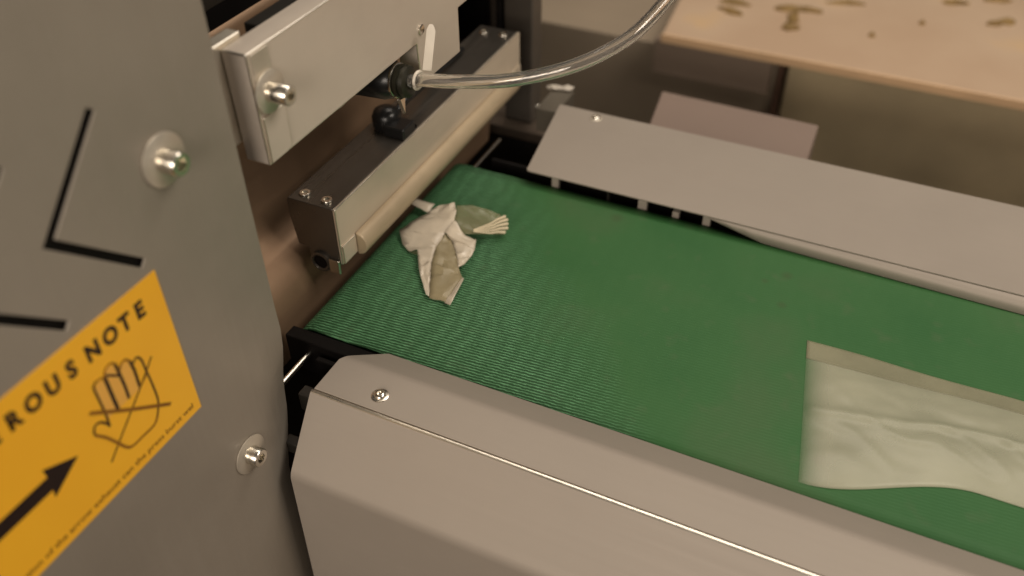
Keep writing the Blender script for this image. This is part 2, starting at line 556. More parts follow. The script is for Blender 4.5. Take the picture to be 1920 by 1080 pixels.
# chute: curved brown tinted sheet behind the lower jaw
t = thing('forming_chute', 'curved brown steel chute between the guard plate and the lower jaw', 'chute', (-.4, .45, 0))
prof = catmull([(-.420, 0, .188), (-.412, 0, .13), (-.404, 0, .075), (-.398, 0, .045), (-.388, 0, .033), (-.374, 0, .026), (-.364, 0, .012), (-.360, 0, -.010), (-.362, 0, -.040)], 6)
bm = bmesh.new()
ys = [.28 + .01 * k for k in range(44)]
g = [[bm.verts.new((p.x, y, p.z)) for y in ys] for p in prof]
for a, b in zip(g, g[1:]):
    for k in range(len(ys) - 1):
        bm.faces.new((a[k], a[k + 1], b[k + 1], b[k]))
o = obj('chute_sheet', bm, BROWN, t, smooth=True)
s = o.modifiers.new('thickness', 'SOLIDIFY'); s.thickness = .0015
bm = bmesh.new(); box(bm, (-.436, .29, .02), (-.4215, .31, .19)); obj('chute_bracket', bm, DGREY, t, bev=.001)

# ------------------------------------------------------------------ guard plate
gp = thing('guard_plate', 'large grey steel guard plate with slots, bolts and yellow danger sticker, at the left', 'guard plate', (-.30, .2, -.2))
outline = [(-.05, -.45), (.279, -.45), (.2810, -.30), (.2829, -.179), (.2840, -.10), (.2850, -.062), (.2862, -.043), (.2915, -.0274), (.2985, -.016), (.3040, -.0040), (.3060, .0090), (.3052, .028), (.3046, .055), (.3035, .0900), (.3035, .2784), (.303, .50), (-.05, .50)]
def chevron(dy):
    top = (.2274 + dy, .2613); ap = (.1865 + dy, .2193); bot = (.2269 + dy, .1790)
    w = .0046
    o_ = Vector((-w * .7, 0))
    def off(p, dx, dz): return (p[0] + dx, p[1] + dz)
    h = w * .36
    return [off(top, -h, h), off(top, h, -h), (ap[0] + w * .72, ap[1]), off(bot, h, h), off(bot, -h, -h), (ap[0] - w * .72, ap[1])]
holes = [chevron(0), chevron(-.0475), chevron(-.095)]
bm = plate_with_holes(outline, holes, -.30, .0016)
# the free right edge is rolled back: cut the sheet into strips there and bend it
for k in range(9):
    y = .258 + k * .006
    bmesh.ops.bisect_plane(bm, geom=bm.verts[:] + bm.edges[:] + bm.faces[:], plane_co=(0, y, 0), plane_no=(0, 1, 0))
for zz in (.10, .07, .04, .01, -.02, -.06, -.11, -.2):
    bmesh.ops.bisect_plane(bm, geom=bm.verts[:] + bm.edges[:] + bm.faces[:], plane_co=(0, 0, zz), plane_no=(0, 0, 1))
for v in bm.verts:
    f = max(0, min(1, (.075 - v.co.z) / .075)); f = f * f * (3 - 2 * f)
    y0 = .2575
    if v.co.y > y0:
        v.co.x -= f * min(.02, (v.co.y - y0) ** 2 * 5.0)
plate = obj('steel_plate', bm, STEEL, gp, bev=.0005, seg=2, angle=50)
bm = bmesh.new(); box(bm, (-.304, -.05, .12), (-.3025, .245, .30)); obj('slot_blackout', bm, DARK, gp)  # added dark sheet that keeps stray light out of the slots
b1 = cap_screw(gp, (-.2999, .2555, .2203), (1, 0, 0), .0060, .0100, .0135)
b1['label'] = 'socket bolt with a wide washer beside the slots, upper one on the plate'
b2 = cap_screw(gp, (-.2999, .2535, .0075), (1, 0, 0), .0060, .0075, .0130)
b2['label'] = 'socket bolt with washer right of the sticker, lower one on the plate'

# sticker: thin sheet, print sits 0.1 mm proud
XS = -.2999
bm = bmesh.new(); box(bm, (XS, .035, .0742), (XS + .0003, .2310, .1720))
stk = obj('warning_sticker', bm, YEL, gp, label='yellow orange danger sticker with a crossed out hand and arrow')
XP = XS + .0004
def flat(bm, pts, x=XP):
    vs = [bm.verts.new((x, p[0], p[1])) for p in pts]
    if len(vs) <= 4:
        bm.faces.new(vs)
    else:
        for t3 in tessellate_polygon([[Vector((0, p[0], p[1])) for p in pts]]):
            bm.faces.new([vs[i] for i in t3])
def stroke(bm, pts, w, x=XP):
    P = catmull([(0, p[0], p[1]) for p in pts], 6) if len(pts) > 2 else [Vector((0, p[0], p[1])) for p in pts]
    L_, R_ = [], []
    for i, p in enumerate(P):
        d = (P[min(i + 1, len(P) - 1)] - P[max(i - 1, 0)]).normalized()
        nrm = Vector((0, -d.z, d.y)) * w / 2
        L_.append(bm.verts.new((x, p.y + nrm.y, p.z + nrm.z))); R_.append(bm.verts.new((x, p.y - nrm.y, p.z - nrm.z)))
    for i in range(len(P) - 1):
        bm.faces.new((L_[i], L_[i + 1], R_[i + 1], R_[i]))

def letters(text, centers, z, size, fat, bm, x=XP, sx=1.0):
    """one flat letter per centre (y), middle height z"""
    for ch, cy in zip(text, centers):
        cu = bpy.data.curves.new('lettering', 'FONT')
        cu.body = ch; cu.size = size; cu.offset = fat; cu.align_x = 'CENTER'; cu.align_y = 'BOTTOM_BASELINE'
        cu.resolution_u = 3
        tmp = bpy.data.objects.new('lettering', cu)
        me = bpy.data.meshes.new_from_object(tmp)
        me.transform(Matrix(((0, 0, 0, x), (sx, 0, 0, cy), (0, 1, 0, z - size * .35), (0, 0, 0, 1))))
        bm.from_mesh(me)
        bpy.data.objects.remove(tmp); bpy.data.curves.remove(cu); bpy.data.meshes.remove(me)

bm = bmesh.new()
txt = 'DANGEROUS'
cen = [.1722 - .01085 * (8 - i) for i in range(9)]
letters(txt + 'NOTE', cen + [.1852, .1962, .2058, .2155], .1590, .0128, .00062, bm, sx=.84)
obj('lettering', bm, INK, stk)
bm = bmesh.new()
# small line of print along the lower edge
small = 'Direction of the arrow exhaust can the press burst wel'
cu = bpy.data.curves.new('small_print', 'FONT'); cu.body = small; cu.size = .0050; cu.offset = .00008; cu.align_x = 'RIGHT'; cu.resolution_u = 2
tmp = bpy.data.objects.new('small_print', cu)
me = bpy.data.meshes.new_from_object(tmp)
wd = max(v.co.x for v in me.vertices) - min(v.co.x for v in me.vertices)
k = .127 / wd
me.transform(Matrix(((0, 0, 0, XP), (k, 0, 0, .2262), (0, 1, 0, .0788), (0, 0, 0, 1))))
bm.from_mesh(me); bpy.data.objects.remove(tmp); bpy.data.curves.remove(cu); bpy.data.meshes.remove(me)
obj('small_print', bm, INK2, stk)
bm = bmesh.new()
flat(bm, [(.1575, .1150), (.1400, .1243), (.1405, .1188), (.060, .1203), (.060, .1108), (.1400, .1100), (.1395, .1052)])
obj('arrow', bm, INK, stk)
S = {'left': [(0.1809, 0.1428), (0.1789, 0.1421), (0.1781, 0.1403), (0.1782, 0.1313), (0.1782, 0.1213), (0.1776, 0.114)],
 'thumb': [(0.178, 0.115), (0.1746, 0.1205), (0.1713, 0.1217), (0.1696, 0.1198), (0.169, 0.1171)],
 'palm1': [(0.169, 0.1171), (0.1737, 0.1102), (0.1779, 0.1016), (0.1808, 0.0955), (0.1841, 0.0923), (0.1913, 0.0919), (0.1998, 0.0919), (.2035, .095)],
 'palm2': [(.203, .0945), (0.2043, 0.0962), (0.2072, 0.1031), (0.2075, 0.1143), (0.207, 0.125), (0.2066, 0.1335), (0.2043, 0.1367), (0.202, 0.1351)],
 'f1': [(0.1852, 0.1412), (0.1851, 0.1298), (0.1851, 0.1187)], 'f2': [(0.1927, 0.1433), (0.1929, 0.1365), (0.1931, 0.1283), (0.1927, 0.1191)],
 'f3': [(0.2005, 0.1382), (0.201, 0.1306), (0.2004, 0.1203)], 't1': [(0.185, 0.1406), (0.1863, 0.1442), (0.1887, 0.1457), (0.1914, 0.1451), (0.1926, 0.143)],
 't2': [(0.1935, 0.1378), (0.1955, 0.1407), (0.1986, 0.1409), (0.2003, 0.1376)], 't0': [(0.1806, 0.1429), (0.1829, 0.1426), (0.1852, 0.1411)],
 'cb': [(0.1862, 0.1416), (0.1923, 0.1358)], 'f4': [(0.2058, 0.1233), (0.2006, 0.12)],
 'slash': [(0.2126, 0.1302), (0.2014, 0.1202), (0.1788, 0.1016), (0.1708, 0.0948)], 'bar': [(0.171, 0.1306), (0.1906, 0.1132), (0.2134, 0.0944)]}
bm = bmesh.new()
for kx, (a, b_, z0, z1) in enumerate([(.1788, .1846, .1190, .1415), (.1858, .1922, .1190, .1445), (.1935, .1998, .1190, .1400)]):
    flat(bm, [(a, z0), (b_, z0), (b_, z1 - .002), ((a + b_) / 2, z1), (a, z1 - .002)], XS + .00034)
obj('hand_tint', bm, FLESH, stk)
bm = bmesh.new()
x = XP
for kx, w in (('left', .0013), ('thumb', .0013), ('palm2', .0012), ('f1', .0021), ('f2', .0017), ('f3', .0017), ('slash', .0010), ('cb', .0013)):
    stroke(bm, S[kx], w, x); x += .000012
obj('hand_symbol', bm, INK, stk)
bm = bmesh.new()
x = XP + .0002
for kx, w in (('palm1', .0014), ('bar', .0019), ('t0', .0010), ('t1', .0010), ('t2', .0010), ('f4', .0010)):
    stroke(bm, S[kx], w, x); x += .000012
obj('hand_outline', bm, INK2, stk)

# ------------------------------------------------------------------ post
t = thing('frame_post', 'dark grey square post rising behind the lower jaw', 'post', (-.345, .775, -.05))
bm = bmesh.new(); box(bm, (-.372, .7725, -.0495), (-.340, .7960, .60)); obj('column', bm, POST, t, bev=.0025, seg=3)
bm = bmesh.new(); box(bm, (-.378, .768, .02), (-.3735, .80, .60)); obj('rear_flange', bm, DARK, t, bev=.001)
pan_screw(t, (-.3395, .7860, -.036), (1, 0, 0), .0035)

# ------------------------------------------------------------------ upper jaw block
blk = thing('upper_jaw_block', 'pale thick metal block with a big bolt at its left end, above the sealing jaw', 'jaw block', (-.31, .45, .175))
bm = bmesh.new()
out = [(.3250, .1752), (.4735, .1752), (.4880, .1752), (.4895, .158), (.4905, .1440), (.5484, .1426), (.5484, .1765), (.5640, .1765), (.5900, .1765), (.5900, .2415), (.3240, .2415)]
prism(bm, [(-.3160, y, z) for y, z in out], (.0160, 0, 0))
obj('block_body', bm, BLOCK, blk, bev=.0008, seg=3, edge=EDGE_LIGHT)
bm = bmesh.new()
prism(bm, [(-.3255, .3155, .2440), (-.3255, .3155, .186), (-.3255, .330, .186), (-.3255, .342, .2440)], (.0090, 0, 0))
obj('spacer_plate', bm, WASH, blk, bev=.0010, edge=EDGE_LIGHT)
bm = bmesh.new()
sp_ = [(.3262, .1764), (.3405, .1764), (.3435, .1775), (.3448, .180), (.3448, .2045), (.3262, .2045)]
prism(bm, [(-.2999, y, z) for y, z in sp_], (.0011, 0, 0))
obj('clamp_tab', bm, BLOCK, blk, bev=.0005, edge=EDGE_LIGHT)
bm = bmesh.new()
prism(bm, [(-.2999, .3262, .2405), (-.2999, .3262, .2130), (-.2999, .3420, .2130), (-.2999, .3405, .2405)], (.0008, 0, 0))
obj('shim_plate', bm, WASH, blk, bev=.0004)
cap_screw(blk, (-.2990, .3350, .2165), (1, 0, 0), .0056, .0125, .0120)
bm = bmesh.new(); lathe(bm, (-.2999, .4945, .1830), (1, 0, 0), [(.0036, 0), (.0036, .0008), (.0028, .0012)], 20); obj('dowel_pin', bm, CHROME, blk, smooth=True)
# top plate behind the block (dark)
bm = bmesh.new(); box(bm, (-.3300, .36, .2000), (-.3168, .58, .2385)); obj('rear_rib', bm, DGREY, blk, bev=.001)

# ------------------------------------------------------------------ hose and fitting
ft = thing('hose_fitting', 'black ribbed air fitting with silver ring at the notch of the block', 'air fitting', (-.31, .466, .160))
bm = bmesh.new(); lathe(bm, (-.345, .4655, .1560), (1, .0, .05), [(.0135, 0), (.0145, .006), (.0140, .036), (.0115, .0405)], 8); obj('nut', bm, RUBBER, ft, smooth=True)
bm = bmesh.new(); lathe(bm, (-.352, .4600, .1500), (1, 0, 0), [(.0190, 0), (.0195, .001), (.0195, .003), (.0190, .004)], 32); obj('backing_washer', bm, WASH, ft, smooth=True)
ax = (1, 0, .08)
bm = bmesh.new(); lathe(bm, (-.3045, .4655, .1585), ax, [(.0105, 0), (.0118, .0006), (.0118, .0020), (.0105, .0026)], 32); obj('ring', bm, CHROME, ft, smooth=True)
bm = bmesh.new()
lathe(bm, (-.3018, .4655, .1587), ax, [(.0085, 0), (.0112, .0008), (.0114, .0032), (.0098, .0036), (.0098, .0046), (.0110, .0052), (.0106, .0078), (.0085, .0090), (.0062, .0094)], 32)
obj('collar', bm, COLLAR, ft, smooth=True)
bm = bmesh.new(); lathe(bm, (-.2925, .4655, .1595), ax, [(.0052, 0), (.0052, .0025), (.0048, .0030)], 24); obj('sleeve', bm, COLLAR, ft, smooth=True)
bm = bmesh.new(); prism(bm, [(-.3000, .4570, .1490), (-.3000, .4635, .1478), (-.2975, .4580, .1385)], (.0020, .0012, 0)); obj('spring_clip', bm, CHROME, ft, bev=.0003)

hs = thing('air_hose', 'clear plastic air hose curving from the black fitting up to the right', 'hose', (-.28, .46, .168))
HP = [(-.2960, .4650, .1592), (-.283, .4624, .1647), (-.26, .4640, .1678), (-.222, .4723, .1732), (-.185, .4879, .184), (-.16, .5141, .196), (-.142, .5264, .2186), (-.125, .5357, .2476), (-.11, .543, .28)]
path = catmull(HP, 12)
bm = bmesh.new()
tube(bm, path, .0045, 20, False)
inner = bmesh.new(); 
o = obj('hose_wall', bm, HOSE, hs, smooth=True)
sd = o.modifiers.new('wall', 'SOLIDIFY'); sd.thickness = .0013; sd.offset = -1
inner.free()
# printed marks along the top of the hose
bm = bmesh.new()
def mark(bm, i0, i1, w, a0):
    for i in range(i0, i1):
        q = []
        for p, pn in ((path[i], path[i + 1]), (path[i + 1], path[min(i + 2, len(path) - 1)])):
            t_ = (pn - p).normalized(); u = t_.cross(Vector((0, 0, 1))).normalized(); v = u.cross(t_)
            for a in (a0 - w, a0 + w):
                q.append(bm.verts.new(p + (u * math.cos(a) + v * math.sin(a)) * .00462))
        bm.faces.new((q[0], q[1], q[3], q[2]))
RED = plain('red_hose_print', lin(150, 80, 62), .5)
WPR = plain('white_hose_print', lin(225, 215, 195), .5)
for a, b_ in ((14, 17), (18, 22), (30, 34), (36, 38)):
    bm = bmesh.new(); mark(bm, a, b_, .16, 2.0); obj('white_mark', bm, WPR, hs)
for a, b_ in ((24, 26), (27, 28), (39, 41)):
    bm = bmesh.new(); mark(bm, a, b_, .16, 2.0); obj('red_mark', bm, RED, hs)

zt = thing('zip_tie', 'white plastic strap tail standing up beside the black fitting', 'cable tie', (-.288, .47, .168))
bm = bmesh.new()
pp = [(-.2840, .4720, .1665), (-.2850, .4780, .1775), (-.2868, .4850, .1870), (-.2880, .4885, .1915)]
P = catmull(pp, 5)
L0, L1, L2, L3 = [], [], [], []
for i, p in enumerate(P):
    w = .0031 if i < len(P) - 4 else .0031 - .0005 * (i - len(P) + 5)
    d = Vector((.80, .55, -.2)).normalized() * w
    nn = Vector((.5, -.7, .4)).normalized() * .0006
    L0.append(bm.verts.new(p - d - nn)); L1.append(bm.verts.new(p + d - nn)); L2.append(bm.verts.new(p + d + nn)); L3.append(bm.verts.new(p - d + nn))
for i in range(len(P) - 1):
    for A, B in ((L0, L1), (L1, L2), (L2, L3), (L3, L0)):
        bm.faces.new((A[i], A[i + 1], B[i + 1], B[i]))
bm.faces.new((L0[0], L1[0], L2[0], L3[0])); bm.faces.new((L0[-1], L1[-1], L2[-1], L3[-1]))
obj('strap', bm, WHITE, zt, bev=.0004)
bm = bmesh.new(); tube(bm, [Vector((-.2865, .4640, .1630)) + Vector((0, math.cos(a) * .0056, math.sin(a) * .0056)) for a in [k * math.pi / 12 for k in range(25)]], .0013, 8); obj('loop', bm, WHITE, zt, smooth=True)

# ------------------------------------------------------------------ lower sealing jaw
jw = thing('sealing_jaw', 'long metal sealing jaw bar with rounded tan pad, lying across above the belt', 'sealing jaw', (-.35, .56, .03))
Y0, Y1 = .4105, .7200
prof = [(-.3325, .0790), (-.3700, .0790), (-.3712, .0770), (-.3716, .0650), (-.3680, .0385), (-.3590, .0372), (-.3580, .0250), (-.3560, .0215), (-.3500, .0200), (-.3400, .0205), (-.3325, .0290)]
bm = bmesh.new()
prism(bm, [(x, Y0 + .0003, z) for x, z in prof], (0, Y1 - Y0 - .0006, 0))
JAWM = metal('shaded_jaw_aluminium', (.15, .135, .115), .8, .32, (260, 6, 260), .06, .08, 12)  # darker copy of the jaw aluminium, dim top and end put into colour
obj('jaw_body', bm, JAWM, jw, bev=.0008)
bm = bmesh.new(); box(bm, (-.3323, Y0, .0305), (-.3300, Y1, .0793)); obj('front_plate', bm, ALU, jw, bev=.0007, seg=3, edge=EDGE_LIGHT)
# rounded pad
bm = bmesh.new()
pts = []
for k in range(13):
    a = -math.pi / 2 + math.pi * k / 12
    pts.append((-.3298 + .0095 * math.cos(a), .4290, .0375 + .0100 * math.sin(a)))
prism(bm, pts, (0, .272, 0))
obj('sealing_pad', bm, PAD, jw, bev=.0012, seg=3, angle=60)
bm = bmesh.new(); box(bm, (-.3299, Y0 + .001, .0312), (-.3285, .4282, .0470)); obj('pad_stop', bm, ALU, jw, bev=.0005, edge=EDGE_LIGHT)
bm = bmesh.new(); box(bm, (-.3299, .7018, .0312), (-.3285, Y1 - .001, .0470)); obj('pad_stop', bm, ALU, jw, bev=.0005, edge=EDGE_LIGHT)
for x, y in ((-.3605, .4195), (-.3415, .4185), (-.3605, .7060), (-.3415, .7080)):
    s_ = cap_screw(jw, (x, y, .0790), (0, 0, 1), .0042, .0018, 0, name='screw')
# open tube end under the end face
bm = bmesh.new()
lathe(bm, (-.3490, Y0 + .001, .0285), (0, -1, 0), [(.0085, 0), (.0085, .0030), (.0068, .0034), (.0058, .0028), (.0056, .0010)], 28)
obj('tube_end', bm, JAWM, jw, smooth=True)
bm = bmesh.new(); lathe(bm, (-.3490, Y0 - .0003, .0285), (0, -1, 0), [(.0055, 0), (.0055, .0012)], 28); obj('tube_hollow', bm, DARK, jw)  # black disc, the shade inside the open tube as colour
bm = bmesh.new(); box(bm, (-.3415, Y0 - .0022, .0215), (-.3325, Y0 + .0002, .0340)); obj('end_tab', bm, CHROME, jw, bev=.0008)
# tapped hole on the top
bm = bmesh.new(); lathe(bm, (-.3352, .5317, .0791), (0, 0, 1), [(.0022, 0), (.0022, .0012), (.0016, .0012), (.0015, .0003)], 16); obj('set_screw', bm, DARK, jw, smooth=True)

kb = thing('black_clamp', 'glossy black cable clamp sitting on top of the lower jaw under the fitting', 'clamp', (-.350, .522, .0795))
bm = bmesh.new(); lathe(bm, (-.3545, .5230, .0797), (0, 0, 1), [(.0105, 0), (.0115, .002), (.0115, .010), (.0095, .0145), (.005, .017), (.0005, .0175)], 24); obj('knob', bm, RUBBER, kb, smooth=True)
bm = bmesh.new(); box(bm, (-.3500, .5090, .0795), (-.3310, .5270, .0890)); obj('clamp_foot', bm, RUBBER, kb, bev=.0015)
bm = bmesh.new(); tube(bm, catmull([(-.352, .527, .087), (-.350, .545, .092), (-.352, .566, .090), (-.356, .60, .086), (-.360, .66, .0825)], 8), .0032, 12); obj('lead', bm, RUBBER, kb, smooth=True)

# ------------------------------------------------------------------ conveyor
cv = thing('belt_conveyor', 'conveyor with a green ribbed belt between two steel side covers', 'conveyor', (.05, .49, -.2))
BY0, BY1 = .3680, .6048
XE = .62
# belt: loop round the nose roller
prof = []
rr = .0125
for k in range(0, 60):
    prof.append((XE - k * (XE + .333) / 59, 0.0))
for k in range(1, 13):
    a = math.pi / 2 + math.pi * k / 12
    prof.append((-.333 + rr * math.cos(a), -rr + rr * math.sin(a)))
prof.append((XE, -2 * rr))
bm = bmesh.new()
ys = [BY0 + (BY1 - BY0) * k / 20 for k in range(21)]
g = [[bm.verts.new((x, y, z)) for y in ys] for x, z in prof]
for a, b_ in zip(g, g[1:]):
    for k in range(20):
        bm.faces.new((a[k], a[k + 1], b_[k + 1], b_[k]))
o = obj('belt', bm, BELT, cv, smooth=True)
s_ = o.modifiers.new('thickness', 'SOLIDIFY'); s_.thickness = .0016; s_.offset = 1
bm = bmesh.new(); lathe(bm, (-.333, BY0 + .001, -rr), (0, 1, 0), [(rr - .0018, 0), (rr - .0018, BY1 - BY0 - .002)], 28); obj('nose_roller', bm, CHROME, cv, smooth=True)
bm = bmesh.new(); lathe(bm, (-.3295, .318, -.0100), (0, 1, 0), [(.0020, 0), (.0020, .3540)], 14); obj('roller_shaft', bm, CHROME, cv, smooth=True)
for y in (.3475, .6300):
    bm = bmesh.new(); box(bm, (-.3180, y, -.070), (.62, y + .004, -.004)); obj('frame_side', bm, DARK, cv, bev=.0008)
bm = bmesh.new(); box(bm, (-.30, .355, -.2), (.62, .362, -.03)); obj('frame_side', bm, DARK, cv, bev=.0008)
bm = bmesh.new(); box(bm, (-.349, .3560, -.030), (-.272, .3668, .0006)); obj('nose_shade_box', bm, DARK, cv, bev=.001)  # added black box, lets the belt corner sink into shade
# small spacers seen in the slit between belt and rear cover
for x, w, h in ((-.2448, .0065, .0125), (-.1961, .0022, .010), (-.1655, .0080, .009), (-.1365, .0060, .006), (-.1105, .0065, .0115)):
    bm = bmesh.new(); box(bm, (x - w / 2, .6065, -.006), (x + w / 2, .6120, h)); obj('spacer', bm, COVER if w > .005 else DGREY, cv, bev=.0008)

# front cover: folded sheet
fc = []
XL, XR = -.2907, .62
def sheet(bm, rows):
    g = [[bm.verts.new(p) for p in r] for r in rows]
    for a, b_ in zip(g, g[1:]):
        for k in range(len(a) - 1):
            bm.faces.new((a[k], a[k + 1], b_[k + 1], b_[k]))
def arc_profile(P, r=.0022, n=4):
    """polyline (y, z) with rounded folds"""
    out = [Vector(P[0])]
    for i in range(1, len(P) - 1):
        p = Vector(P[i]); a = (Vector(P[i - 1]) - p).normalized(); b_ = (Vector(P[i + 1]) - p).normalized()
        rr_ = r[i] if isinstance(r, dict) else r
        s0, s1 = p + a * rr_, p + b_ * rr_
        for k in range(n + 1):
            t_ = k / n
            out.append(s0 * (1 - t_) ** 2 + p * 2 * t_ * (1 - t_) + s1 * t_ ** 2)
    out.append(Vector(P[-1]))
    return out
# top sheet (own piece, thin, laid on the front panel)
bm = bmesh.new()
prof = arc_profile([(.3106, .0150), (.3440, .0150), (.3690, .0022)], .004)
rows = []
for p in prof:
    f = (p.y - .0150) / (.0022 - .0150)
    xs = XL + .0005
    if p.x > .3400: xs = XL + .0005 + (p.x - .3400) * .50 + max(0, p.x - .346) * .25
    row = []
    for k in range(40):
        row.append((xs + (XR - xs) * k / 39, p.x, p.y))
    rows.append(row)
sheet(bm, rows)
o = obj('front_cover_top', bm, COVER, cv, smooth=True, label='front cover top sheet with one screw')
s_ = o.modifiers.new('thickness', 'SOLIDIFY'); s_.thickness = .0014; s_.offset = -1
b_ = o.modifiers.new('bevel', 'BEVEL'); b_.width = .0003; b_.segments = 2; b_.limit_method = 'ANGLE'; b_.angle_limit = math.radians(50)
w_ = o.modifiers.new('normals', 'WEIGHTED_NORMAL'); w_.keep_sharp = True; w_.weight = 100
bm = bmesh.new()
prof = arc_profile([(.3097, .0020), (.3093, .0146), (.3074, .0144), (.2725, -.0310), (.2690, -.1700), (.2690, -.60)], {1: .0005, 2: .0010, 3: .0045, 4: .002}, 5)
sheet(bm, [[(XL + (XR - XL) * k / 39, p.x, p.y) for k in range(40)] for p in prof])
o = obj('front_cover_panel', bm, COVER, cv, smooth=True)
o.data.materials.append(EDGE_LIGHT)
for f in o.data.polygons:
    if f.center.z > .2141:
        f.material_index = 1  # bright line along the fold, painted with the edge metal
s_ = o.modifiers.new('thickness', 'SOLIDIFY'); s_.thickness = .0014; s_.offset = 0
b_ = o.modifiers.new('bevel', 'BEVEL'); b_.width = .0003; b_.segments = 2; b_.limit_method = 'ANGLE'; b_.angle_limit = math.radians(50)
w_ = o.modifiers.new('normals', 'WEIGHTED_NORMAL'); w_.keep_sharp = True; w_.weight = 100
bm = bmesh.new(); box(bm, (-.2895, .3200, -.60), (-.2875, .3440, .0110)); obj('end_plate', bm, DARK, cv)
# dark clip between guard plate and cover
bm = bmesh.new(); box(bm, (-.3050, .3100, -.012), (-.2960, .3190, .004)); obj('clip', bm, DGREY, cv, bev=.001)
bm = bmesh.new(); box(bm, (-.3080, .2895, -.034), (-.2960, .2975, -.024)); obj('clip', bm, DGREY, cv, bev=.001)

# rear cover
bm = bmesh.new()
zc = .0150
cut = [(-.2700, .6040), (-.2692, .6018), (-.2665, .6008), (.62, .6008), (.62, .7177), (-.2868, .7177)]
prism(bm, [(x, y, zc - .0014) for x, y in cut], (0, 0, .0014))
obj('rear_cover_top', bm, COVER, cv, bev=.0004)
bm = bmesh.new(); box(bm, (-.2850, .7160, -.60), (.62, .7175, zc - .0016)); obj('rear_cover_panel', bm, COVER, cv, bev=.0003)
bm = bmesh.new()
NX = 50
rows = [[], []]
for k in range(NX):
    x = -.108 + (.62 + .108) * k / (NX - 1)
    f = min(1, max(0, (x + .108) / .30))
    rows[0].append((x, .6009, zc - .0016))
    rows[1].append((x, .6022 - .0085 * f ** .8, zc - .0020 - .0108 * min(1, (x + .112) / .05)))
sheet(bm, rows)
o = obj('rear_cover_lip', bm, COVER, cv, smooth=True)
s_ = o.modifiers.new('thickness', 'SOLIDIFY'); s_.thickness = .0010; s_.offset = 0
bm = bmesh.new(); box(bm, (-.26, .640, -.05), (.62, .645, .012)); obj('inner_wall', bm, DARK, cv)
for x, y, in ((-.2475, .3228), (-.2455, .7066)):
    lathe_b = bmesh.new(); lathe(lathe_b, (x, y, .0151), (0, 0, 1), [(.0058, 0), (.0058, .0004), (.0050, .0006)], 28); 
    h = obj('screw', lathe_b, CHROME if y < .5 else WASH, cv, smooth=True)
    bm = bmesh.new(); lathe(bm, (x, y, .0156), (0, 0, 1), [(.0040, 0), (.0038, .0012), (.0030, .0019), (.0019, .0021), (.0018, .0008), (.0002, .0007)], 24); obj('screw_head', bm, CHROME, h, smooth=True)

# drive box beside the rear cover
t = thing('drive_box', 'flat mauve grey box attached behind the rear conveyor cover', 'drive box', (-.14, .80, -.2))
bm = bmesh.new(); prism(bm, [(-.2085, .722, -.030), (-.0560, .722, -.030), (-.0600, .8610, -.030), (-.2275, .8640, -.030)], (0, 0, -.10)); obj('housing', bm, plain('mauve_grey_paint', (.30, .225, .185, 1), .5, .2, .05, 8), t, bev=.002)
bm = bmesh.new(); box(bm, (-.19, .74, -.60), (-.08, .85, -.131)); obj('base', bm, DGREY, t, bev=.002)

# white crumpled clip behind the cover corner
t = thing('paper_scrap', 'tiny crumpled white scrap lying at the corner beside the post foot', 'paper scrap', (-.302, .756, .010))
bm = bmesh.new()
rs = random.Random(3)
ring = []
for k in range(8):
    ring.append([bm.verts.new(Vector((-.3155 + .0035 * k + rs.uniform(-.001, .001), .7560 + .001 * k + math.cos(a) * (.0036 if k in (2, 5, 6) else .0022) + rs.uniform(-.0008, .0008), .0080 + math.sin(a) * (.003 if k in (5, 6) else .002) + rs.uniform(-.0007, .0007)))) for a in [j * math.pi / 3 for j in range(6)]])
for a, b_ in zip(ring, ring[1:]):
    for j in range(6):
        bm.faces.new((a[j], a[(j + 1) % 6], b_[(j + 1) % 6], b_[j]))
bm.faces.new(ring[0]); bm.faces.new(ring[-1])
obj('crumpled_paper', bm, WHITE, t)
bm = bmesh.new(); box(bm, (-.312, .7180, -.02), (-.290, .7640, .0050)); obj('corner_slab', bm, plain('olive_corner', (.10, .085, .062, 1), .6), t, bev=.001)  # added olive slab for the patch at the cover corner, no paper

